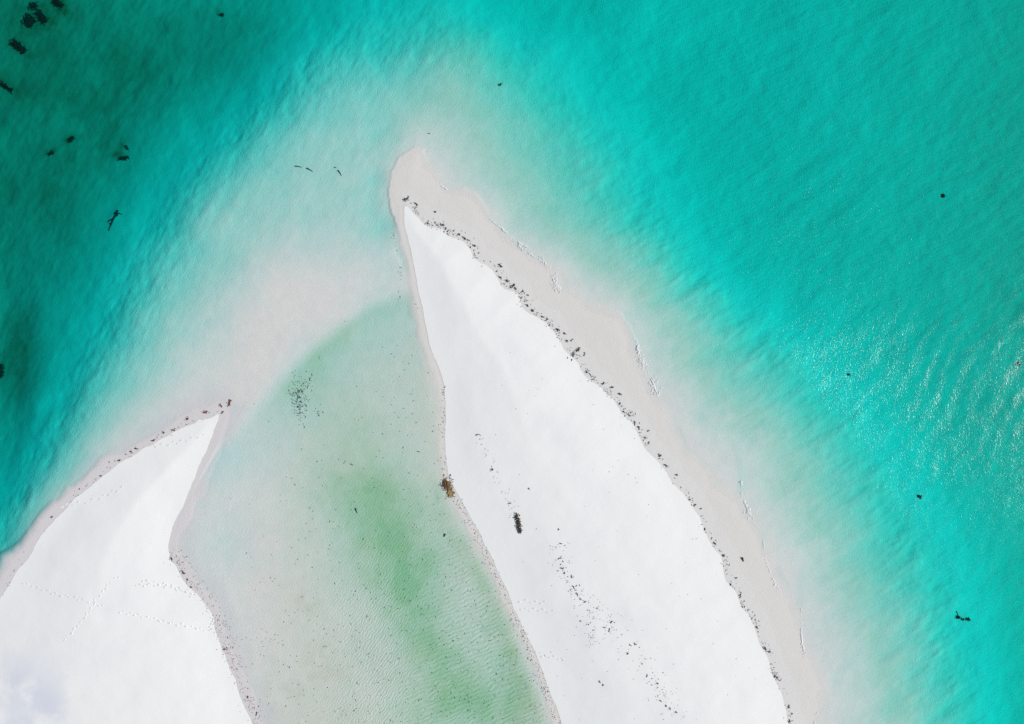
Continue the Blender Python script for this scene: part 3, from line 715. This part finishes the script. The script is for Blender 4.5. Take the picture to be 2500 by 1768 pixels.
# tufts on the dry sand of the large spit
MID = [(1202,1145,14,7,75,'black seaweed knot alone high on the dry sand above the dark weed strip'),(1291.5,1194,6,4,-50,'small black seaweed bit right of the dark weed strip'),
 (1245,1229,8,4,0,'small tuft just above the upper end of the dark weed strip'),(1364,1293,5,4,70,'tiny dark seaweed dot topmost of the middle debris line'),(1369.6,1327,8,4,-10,'flat dark seaweed bit second in the middle debris line'),
 (1366,1363,14,5,10,'loose row of weed third in the middle debris line'),(1374.5,1388,12,5,-20,'bird-shaped weed tuft fourth in the middle debris line'),(1378.5,1398,8,6,40,'weed tuft directly below the bird-shaped one'),
 (1396,1408,8,5,-70,'narrow upright weed tuft in the middle debris line'),(1401,1434,13,5,-70,'long thin weed tuft in the middle debris line'),(1409,1449,8,6,-40,'black knot just below the long thin tuft'),
 (1416,1462,8,5,-50,'crooked weed tuft where the debris line begins to spread'),(1428,1470,9,6,30,'weed tuft at the widest of the debris scatter, upper edge'),(1418,1516,5,4,0,'round weed dot at the inner edge of the debris scatter'),
 (1493,1518,9,5,45,'black forked weed at the outer edge of the debris scatter'),(1487.5,1538,8,4,80,'weed tuft just below the black forked one'),(1476,1532,7,4,-30,'pale weed tuft inside the debris scatter by the forked one'),
 (1551,1573,9,6,-40,'black weed knot halfway down the outer debris line'),(1538.5,1575,8,4,-40,'small weed bit left of the knot on the outer debris line'),(1532.5,1596,6,4,60,'single weed dot below the knot on the outer debris line'),
 (1580,1649,10,5,75,'upright comb of weed stalks low on the outer debris line'),(1607,1669,9,4,-30,'curved weed stalk above the lowest debris'),(1613.5,1711,8,5,-50,'uppermost weed tuft of the lowest debris cluster'),
 (1626,1723.5,8,6,-40,'middle weed tuft of the lowest debris cluster'),(1636,1731,8,6,-70,'black weed tuft of the lowest debris cluster'),(1651,1738.5,7,6,-50,'outermost weed tuft of the lowest debris cluster'),
 (1464,1664.5,6,4,-60,'lone weed dot on the inner debris track near the bottom'),(1472,1672,8,4,70,'thin weed bit next to the lone dot on the inner debris track')]
for k, (px, py, L, W, a, lb) in enumerate(MID):
    put('seaweed_tuft', tuft_mesh(1300 + k, L * S * .8, W * S * .75, M_WEED, 7, .08 + L * S * .24, .07), px, py, a, lb, 'seaweed', 'seaweed tufts on the dry sand')
# the dark strip: one heap of four joined lumps
def strip():
    r = random.Random(5); co, fc = [], []
    pts = [(1261.5, 1259, 8, 5), (1263, 1265, 5, 4), (1265, 1272, 9, 5), (1266, 1279, 5, 4), (1267, 1286, 9, 4), (1269, 1292, 6, 5), (1270, 1298, 9, 6)]
    c0 = place(1266, 1279)
    for (px, py, a, b) in pts:
        x, y = X(px) - X(1266), Y(py) - Y(1279)
        core(co, fc, x, y, a * S * .45, b * S * .5, .22, r, r.uniform(0, 1))
        for k in range(14): blade(co, fc, (x + r.uniform(-.2, .2), y + r.uniform(-.2, .2), .05), r.uniform(0, 6.28), r.uniform(.2, .42), r.uniform(.05, .1), r, .02, r.uniform(0, .1))
    o = link('seaweed_heap', mesh_of('seaweed_heap', co, fc, M_WEED)); o.location = c0
    tag(o, 'long narrow black heap of seaweed lying alone on the white sand', 'seaweed')
strip()
# brown mound on the lagoon bank
def mound():
    r = random.Random(8); c0 = place(1093, 1188)
    root = bpy.data.objects.new('seaweed_mound', None); col.objects.link(root); root.location = c0; root.empty_display_size = .5
    tag(root, 'brown and yellow seaweed mound on the lagoon bank of the large spit', 'seaweed')
    for nm, mat, cen, n, rad in (('brown_heap', M_MOUND, (-.1, .25), 70, .5), ('yellow_apron', M_STRAW, (.35, -.85), 50, .5), ('dark_fringe', M_WEED, (.45, .1), 26, .35)):
        co, fc = [], []
        if nm == 'brown_heap': core(co, fc, cen[0], cen[1], .55, .7, .35, r, .3)
        elif nm == 'yellow_apron': core(co, fc, cen[0], cen[1], .4, .6, .13, r, .5)
        for k in range(n):
            if nm == 'dark_fringe': x, y = cen[0] + r.uniform(-.1, .2) + .5 * (k / n - .3), cen[1] + 1.4 - 3.0 * k / n
            else: x, y = cen[0] + r.gauss(0, rad * .6), cen[1] + r.gauss(0, rad * .75)
            blade(co, fc, (x, y, .05), r.uniform(0, 6.28), r.uniform(.15, .35), r.uniform(.05, .1), r, .02, r.uniform(0, .25 if nm == 'brown_heap' else .08))
        link(nm, mesh_of(nm, co, fc, mat), None, root)
mound()
# west spit
WW = [(560.6,983,22,10,75,M_RUST,'rust-red seaweed heap off the tip of the west spit'),(539.5,990,10,7,-30,M_RUST,'reddish tuft between the rust heap and the west spit tip'),
 (543,1007,9,6,50,M_WEED,'dark tuft touching the very tip of the west spit'),(501,1007,15,9,10,M_RUST,'largest reddish tuft on the outer edge of the west spit'),(458,1022,9,8,60,M_RUST,'second reddish tuft from the tip on the outer west edge'),
 (423,1050,12,5,20,M_WEED,'flat dark tuft third from the tip on the outer west edge'),(399,1056,7,5,80,M_WEED,'small upright tuft fourth from the tip on the outer west edge'),(375,1075.5,12,6,25,M_WEED,'fifth tuft from the tip on the outer west edge'),
 (334,1096,10,5,10,M_WEED,'sixth tuft from the tip on the outer west edge'),(320,1103,8,5,-50,M_WEED,'seventh tuft from the tip on the outer west edge'),(292,1124,8,5,20,M_WEED,'eighth tuft from the tip on the outer west edge'),
 (247,1162,6,4,20,M_WEED,'ninth tuft from the tip on the outer west edge'),(127,1262,5,4,60,M_WEED,'last tuft far down the outer west edge'),
 (419,1364,12,5,-60,M_WEED,'black tuft at the bend of the west spit lagoon bank'),(447,1397,14,5,-40,M_WEED,'long dark tuft just below the bend on the west lagoon bank'),(458,1415,7,4,-70,M_WEED,'small upright tuft below the long one on the west lagoon bank'),
 (468,1434,6,5,-30,M_WEED,'dark dot further down the west lagoon bank above the footprint trail'),(549,1585,8,4,10,M_WEED,'flat dark tuft on the west lagoon bank below the footprint trail'),(605,1702,9,5,-70,M_WEED,'narrow tuft crowning the densest scatter on the west lagoon bank'),
 (627,1742,9,4,80,M_WEED,'lowest upright tuft on the west lagoon bank')]
for k, (px, py, L, W, a, mat, lb) in enumerate(WW):
    put('seaweed_tuft', tuft_mesh(1500 + k, L * S, W * S, mat, 6 + L // 2, .1 + L * S * .22, .06 + W * S * .12), px, py, a, lb, 'seaweed', 'seaweed tufts round the west spit')
# weed on the sea floor in the deep corner and the open sea
def bed(px, py, L, W, a, seed, label, n=70, cores=5, mat=None):
    r = random.Random(seed); co, fc = [], []; l, w_ = L * S, W * S
    core(co, fc, 0, 0, l * .34, w_ * .2, .3, r)
    for k in range(cores):
        core(co, fc, r.uniform(-.24, .24) * l, r.uniform(-.16, .16) * w_, l * r.uniform(.15, .22), w_ * r.uniform(.18, .26), .3, r, r.uniform(-.3, .3))
    for k in range(int(n * 1.6)):
        blade(co, fc, (max(-.42, min(.42, r.gauss(0, .28))) * l, max(-.4, min(.4, r.gauss(0, .28))) * w_, .03), r.gauss(0, .7) + math.pi * r.randint(0, 1), r.uniform(.12, .12 + l * .12 + .1), r.uniform(.05, .12), r, .03, r.uniform(0, .2))
    put('seaweed_bed', mesh_of('seaweed_bed', co, fc, mat or M_BED), px, py, a, label, 'seaweed', 'dark seaweed beds on the sea floor', dz=-.05)
bed(70, 52, 34, 34, -40, 1, 'larger of two joined black weed patches near the top left corner', 130, 8)
bed(102, 42, 40, 20, -48, 2, 'black weed patch joined to the larger one near the top left corner', 110, 7)
bed(82, 16, 26, 22, 0, 21, 'faint weed patch above the two joined ones in the top left corner', 40, 2)
bed(142, 9, 32, 18, -38, 3, 'elongated black weed patch cut by the top edge', 90, 6)
bed(46, 115, 46, 19, -40, 4, 'leaf-shaped black weed patch below the joined ones at top left', 130, 8)
bed(16, 214, 44, 10, -38, 5, 'thin slanting weed streak against the left edge', 70, 5)
bed(175.5, 341, 17, 10, 45, 6, 'dark weed clump with a tail, upper of a slanting pair', 50, 4)
bed(126, 375, 14, 8, 25, 7, 'smaller weed clump, lower of a slanting pair', 32, 2)
bed(305, 387, 24, 8, 8, 8, 'flat lying dark weed clump right of the slanting pair', 50, 4)
bed(2, 905, 20, 40, 10, 9, 'black weed patch cut by the left edge halfway down', 110, 6)
bed(542.5, 37, 7, 6, 0, 10, 'small round dark weed clump near the top edge', 26, 2)
bed(2339, 1506, 7, 7, 0, 12, 'larger round dark weed clump of the pair in the lower sea', 34, 3, M_BED)
bed(2362, 1511, 6, 6, 0, 13, 'smaller round dark weed clump of the pair in the lower sea', 28, 2, M_BED)
bed(2350, 1512, 3, 3, 0, 14, 'tiny weed dot between the two round clumps in the lower sea', 10, 1, M_BED)
bed(2244, 1212, 9, 5, -50, 15, 'lone dark weed clump in the turquoise sea above the round pair', 26, 2, M_BED)
bed(2072, 915, 6, 6, 0, 16, 'lone dark weed dot off the middle of the seaward beach', 12, 1, M_BED)
bed(2486, 888, 9, 5, 0, 17, 'weed clump against the right edge halfway down', 24, 2, M_BED)
bed(2302, 478, 3, 9, 20, 18, 'thin upright weed clump in the upper right sea', 26, 2, M_BED)
bed(1222, 208, 6, 2, 65, 19, 'faint weed wisp off the shoal above the spit tip', 8, 1, M_BED)
bed(311, 361, 5, 12, 10, 20, 'faint weed wisp above the flat lying clump', 14, 1, M_LEAF)

def stick(name, pts, rad, mat, label, cat, dz=.03):
    """a branch through photo pixels"""
    c0 = place(*pts[0][0]); co, fc = [], []
    r = random.Random(len(label))
    for br in pts:
        Q = [place(*p) for p in br]; n0 = len(co)
        for i, q in enumerate(Q):
            t = i / max(1, len(Q) - 1); rr = rad * (1 - .65 * t)
            d = (Q[min(i + 1, len(Q) - 1)] - Q[max(i - 1, 0)]).normalized(); nx = Vector((-d.y, d.x, 0)).normalized()
            for j in range(6):
                a = 2 * math.pi * j / 6; v = q - c0 + nx * rr * math.cos(a) * r.uniform(.85, 1.15) + Vector((0, 0, rr * math.sin(a) + rr * .6))
                co.append(tuple(v))
        for i in range(len(Q) - 1):
            for j in range(6):
                a, b = n0 + i * 6 + j, n0 + i * 6 + (j + 1) % 6; fc.append((a, b, b + 6, a + 6))
        fc.append(tuple(n0 + j for j in range(5, -1, -1))); e = n0 + (len(Q) - 1) * 6; fc.append(tuple(e + j for j in range(6)))
    o = link(name, mesh_of(name, co, fc, mat)); o.location = c0 + Vector((0, 0, dz))
    tag(o, label, cat)
    return o
stick('sunken_branch', [[(289,513),(285,524),(278,535),(273,548),(269,556),(266,564)],[(285,524),(281,520),(279,523)],[(278,535),(270,538),(264,543)],[(285,524),(291,521),(299,524)],[(273,548),(268,545)],[(283,519),(288,526),(283,530)]], .11, M_BED, 'dark forked branch lying on the turquoise sea floor at left', 'branch')
stick('sunken_stick', [[(722,406),(730,407),(737,409)]], .085, M_LEAF, 'left half of the thin dark stick pair under the shallow upper water', 'stick')
stick('sunken_stick', [[(750,411),(757,415),(764,419)]], .085, M_LEAF, 'right half of the thin dark stick pair under the shallow upper water', 'stick')
stick('sunken_stick', [[(826,416),(830,422),(834,429)],[(818,409),(821,410)]], .075, M_LEAF, 'short dark stick left of the spit tip shoal', 'stick')
stick('sunken_stick', [[(1046,326),(1051,327)]], .06, M_LEAF, 'tiny stick under the shoal above the spit tip', 'stick')
stick('sunken_stick', [[(869,1241),(870,1247),(873,1253)]], .08, M_LEAF, 'longest dark stick on the green lagoon bed', 'stick')
stick('sunken_stick', [[(857,1133),(863,1136)]], .07, M_LEAF, 'short slanting stick on the upper lagoon bed', 'stick')
stick('sunken_stick', [[(1020,1102),(1026,1104)]], .06, M_LEAF, 'short flat stick in the lagoon near the large spit', 'stick')
stick('sunken_stick', [[(1087,1303),(1086,1307),(1084,1311)]], .1, M_LEAF, 'thick dark stub in the lagoon close to the large spit', 'stick')
stick('sunken_stick', [[(2335,1492),(2338,1500),(2340,1506)]], .05, M_LEAF, 'thin stalk rising from the round weed clump in the lower sea', 'stick')
stick('driftwood', [[(1812,1361),(1813.5,1366),(1815.5,1371)],[(1813,1363),(1814,1367)]], .12, M_WOOD, 'black piece of driftwood alone on the wet beach', 'driftwood')
stick('drift_twig', [[(1163,1063),(1167,1060.5),(1171,1061),(1175,1064)]], .07, M_TWIG, 'thin curved grey twig half buried high on the large spit', 'twig')

# ------------------------------------------------------------------ loose scraps: single pieces, and the crumbs nobody could count
SC_W = [scrap_mesh(20 + k, M_WEED) for k in range(6)]
SC_R = [scrap_mesh(40 + k, M_RUST) for k in range(3)]
SC_L = [scrap_mesh(60 + k, M_LEAF, .8) for k in range(6)]

def along(pts, n, off, spread, r, clump=0.0):
    """scattered points beside a polyline, off = mean distance to its right-hand side, photo pixels"""
    P = np.array(pts, float); seg = np.hypot(*np.diff(P, axis=0).T); cum = np.concatenate([[0], np.cumsum(seg)]); L = cum[-1]; out = []
    cs = [r.uniform(0, L) for _ in range(max(1, int(L / 45)))]
    for _ in range(n):
        s = (min(max(r.choice(cs) + r.gauss(0, 9), 0), L) if r.random() < clump else r.uniform(0, L)); i = min(max(int(np.searchsorted(cum, s)) - 1, 0), len(seg) - 1); t = (s - cum[i]) / seg[i]
        q = P[i] + (P[i + 1] - P[i]) * t; d = (P[i + 1] - P[i]) / seg[i]; nr = np.array([-d[1], d[0]])
        q = q + nr * (off + r.gauss(0, spread))
        out.append((q[0], q[1]))
    return out

def crumbs_mesh(pts, mat, r, lo, hi, name):
    co, fc = [], []
    for px, py in pts:
        p = place(px, py); blade(co, fc, (p.x, p.y, p.z + .01), r.uniform(0, 6.28), r.uniform(lo, hi), r.uniform(.03, .06), r, .012)
    return mesh_of(name, co, fc, mat)

def scatter(name, pts, protos, label, group, r, lo, hi, dz=.02, cat='seaweed'):
    for px, py in pts:
        if not (-8 < px < 2508 and -8 < py < 1776): continue
        put(name, protos[r.randrange(len(protos))], px, py, r.uniform(0, 360), label, cat, group, r.uniform(lo, hi), dz)
def stuff(pts, mat, r, lo, hi, label):
    o = link('seaweed_crumbs', crumbs_mesh([p for p in pts if -8 < p[0] < 2508 and -8 < p[1] < 1776], mat, r, lo, hi, 'seaweed_crumbs'))
    tag(o, label, 'seaweed', None, 'stuff')

r = random.Random(31)
E_UP = [p for p in MAIN_E if 497 <= p[1] <= 1110]; E_LO = [p for p in MAIN_E if 1100 <= p[1] <= 1790]
scatter('seaweed_scrap', along(E_UP, 95, -8, 5, r, .75), SC_W, 'small dark seaweed scrap among the tufts along the upper seaward wrack line', 'scraps in the upper seaward wrack line', r, .35, .8)
scatter('seaweed_scrap', along(E_LO, 52, -7, 4, r, .7), SC_W, 'small dark seaweed scrap among the tufts along the lower seaward wrack line', 'scraps in the lower seaward wrack line', r, .35, .75)
MIDLINE = [(1362,1330),(1376,1395),(1402,1435),(1425,1475),(1440,1520),(1452,1580)]; MIDL2 = [(1440,1480),(1490,1530),(1545,1580),(1585,1650),(1620,1710),(1655,1760)]
mid_pts = along(MIDLINE, 24, 0, 9, r, .4) + along(MIDL2, 22, 0, 14, r, .6)
scatter('seaweed_scrap', mid_pts, SC_W, 'small dark seaweed scrap in the debris scatter on the dry large spit', 'scraps on the dry large spit', r, .3, .7)
stuff(along(E_UP, 300, -8, 6, r, .6) + along(E_LO, 120, -7, 4.5, r, .6), M_WEED, r, .09, .26, 'fine dark weed crumbs strewn along the seaward wrack line')
dry = [(r.uniform(1150, 1900), r.uniform(800, 1760)) for _ in range(400)]
dry = [p for p in dry if inside(np.array([p[0]]), np.array([p[1]]), MAIN)[0]][:90]
stuff(along(MIDLINE, 120, 0, 12, r, .3) + along(MIDL2, 120, 0, 18, r, .4) + along([(1178,1070),(1190,1110),(1205,1150),(1240,1215),(1258,1260)], 50, 0, 7, r, .4) + dry, M_WEED, r, .06, .16, 'fine weed crumbs strewn over the dry sand of the large spit')
# lagoon bank of the large spit
BANK = [(1086,940),(1084,1004),(1084,1080),(1090,1150)]; BANK2 = [(1100,1196),(1116,1215),(1160,1291),(1209,1391),(1250,1484),(1300,1590),(1340,1690),(1364,1768)]
scatter('seaweed_scrap', along(BANK, 8, 2, 2, r, .4) + along(BANK2, 30, 4, 5, r, .2), SC_W, 'dark seaweed scrap on the narrow wet rim between large spit and lagoon', 'scraps on the lagoon rim of the large spit', r, .3, .62)
stuff(along(BANK, 40, 2, 2.5, r, .5) + along(BANK2, 280, 4, 4.5, r, .2), M_WEED, r, .07, .18, 'fine dark crumbs along the lagoon rim of the large spit')
# west spit
scatter('seaweed_scrap', along([p for p in WEST_N if p[0] > 180], 28, 7, 5, r, .7), SC_R + SC_W[:2], 'small reddish or dark scrap on the outer wet edge of the west spit', 'scraps on the outer edge of the west spit', r, .4, .75)
WB = [(412,1345),(424,1380),(448,1408),(470,1440),(510,1490),(532,1560),(560,1625),(585,1690),(620,1768)]
scatter('seaweed_scrap', along(WB, 38, -12, 11, r, .4), SC_W, 'small dark scrap on the wet lagoon bank of the west spit', 'scraps on the lagoon bank of the west spit', r, .3, .62)
stuff(along(WB, 300, -14, 13, r, .4) + along([p for p in WEST_N], 110, 6, 5, r, .6), M_RUST, r, .08, .2, 'fine reddish crumbs on the wet edges of the west spit')
# lagoon bed: thicker towards the large spit and the bottom
lag_pts = []
while len(lag_pts) < 760:
    px, py = r.uniform(560, 1360), r.uniform(700, 1772)
    if not inside(np.array([px]), np.array([py]), LAGOON)[0]: continue
    if inside(np.array([px]), np.array([py]), MAIN)[0]: continue
    if r.random() < .02 + .98 * min(1, max(0, (px - 560) / 520)) * min(1, max(0, (py - 800) / 750)): lag_pts.append((px, py))
scatter('drift_leaf', lag_pts[:180], SC_L, 'small dark drift leaf lying on the green lagoon bed', 'drift leaves on the lagoon bed', r, .4, .8, cat='leaf')
stuff(lag_pts[180:], M_LEAF, r, .10, .26, 'tiny dark leaf bits strewn over the lagoon bed')
scatter('drift_leaf', [(r.gauss(730, 9), r.gauss(965, 22)) for _ in range(40)] + [(r.gauss(745, 26), r.gauss(1000, 16)) for _ in range(20)] + [(r.gauss(758, 4), r.gauss(925, 12)) for _ in range(10)], SC_L, 'dark leaf in the dense black cluster at the head of the lagoon', 'leaves of the dense lagoon cluster', r, .4, .95, cat='leaf')
stuff([(r.gauss(732, 12), r.gauss(968, 28)) for _ in range(150)], M_LEAF, r, .08, .25, 'fine black leaf litter of the dense cluster at the head of the lagoon')
scatter('drift_leaf', along([(955,560),(968,600),(975,650),(976,740)], 26, 0, 4, r, .3), SC_L, 'dark leaf in the row in shallow water beside the upper large spit', 'leaves in the row beside the upper spit', r, .3, .55, cat='leaf')
# dark bits added to stand for sunken footprints wading in from the west bank
stuff([(560 + 11 * k + r.uniform(-2, 2), 1556 + k * .9 + (3 if k % 2 else -3)) for k in range(13)], M_LEAF, r, .12, .2, 'row of dark dots standing for footprints from the west bank into the lagoon')
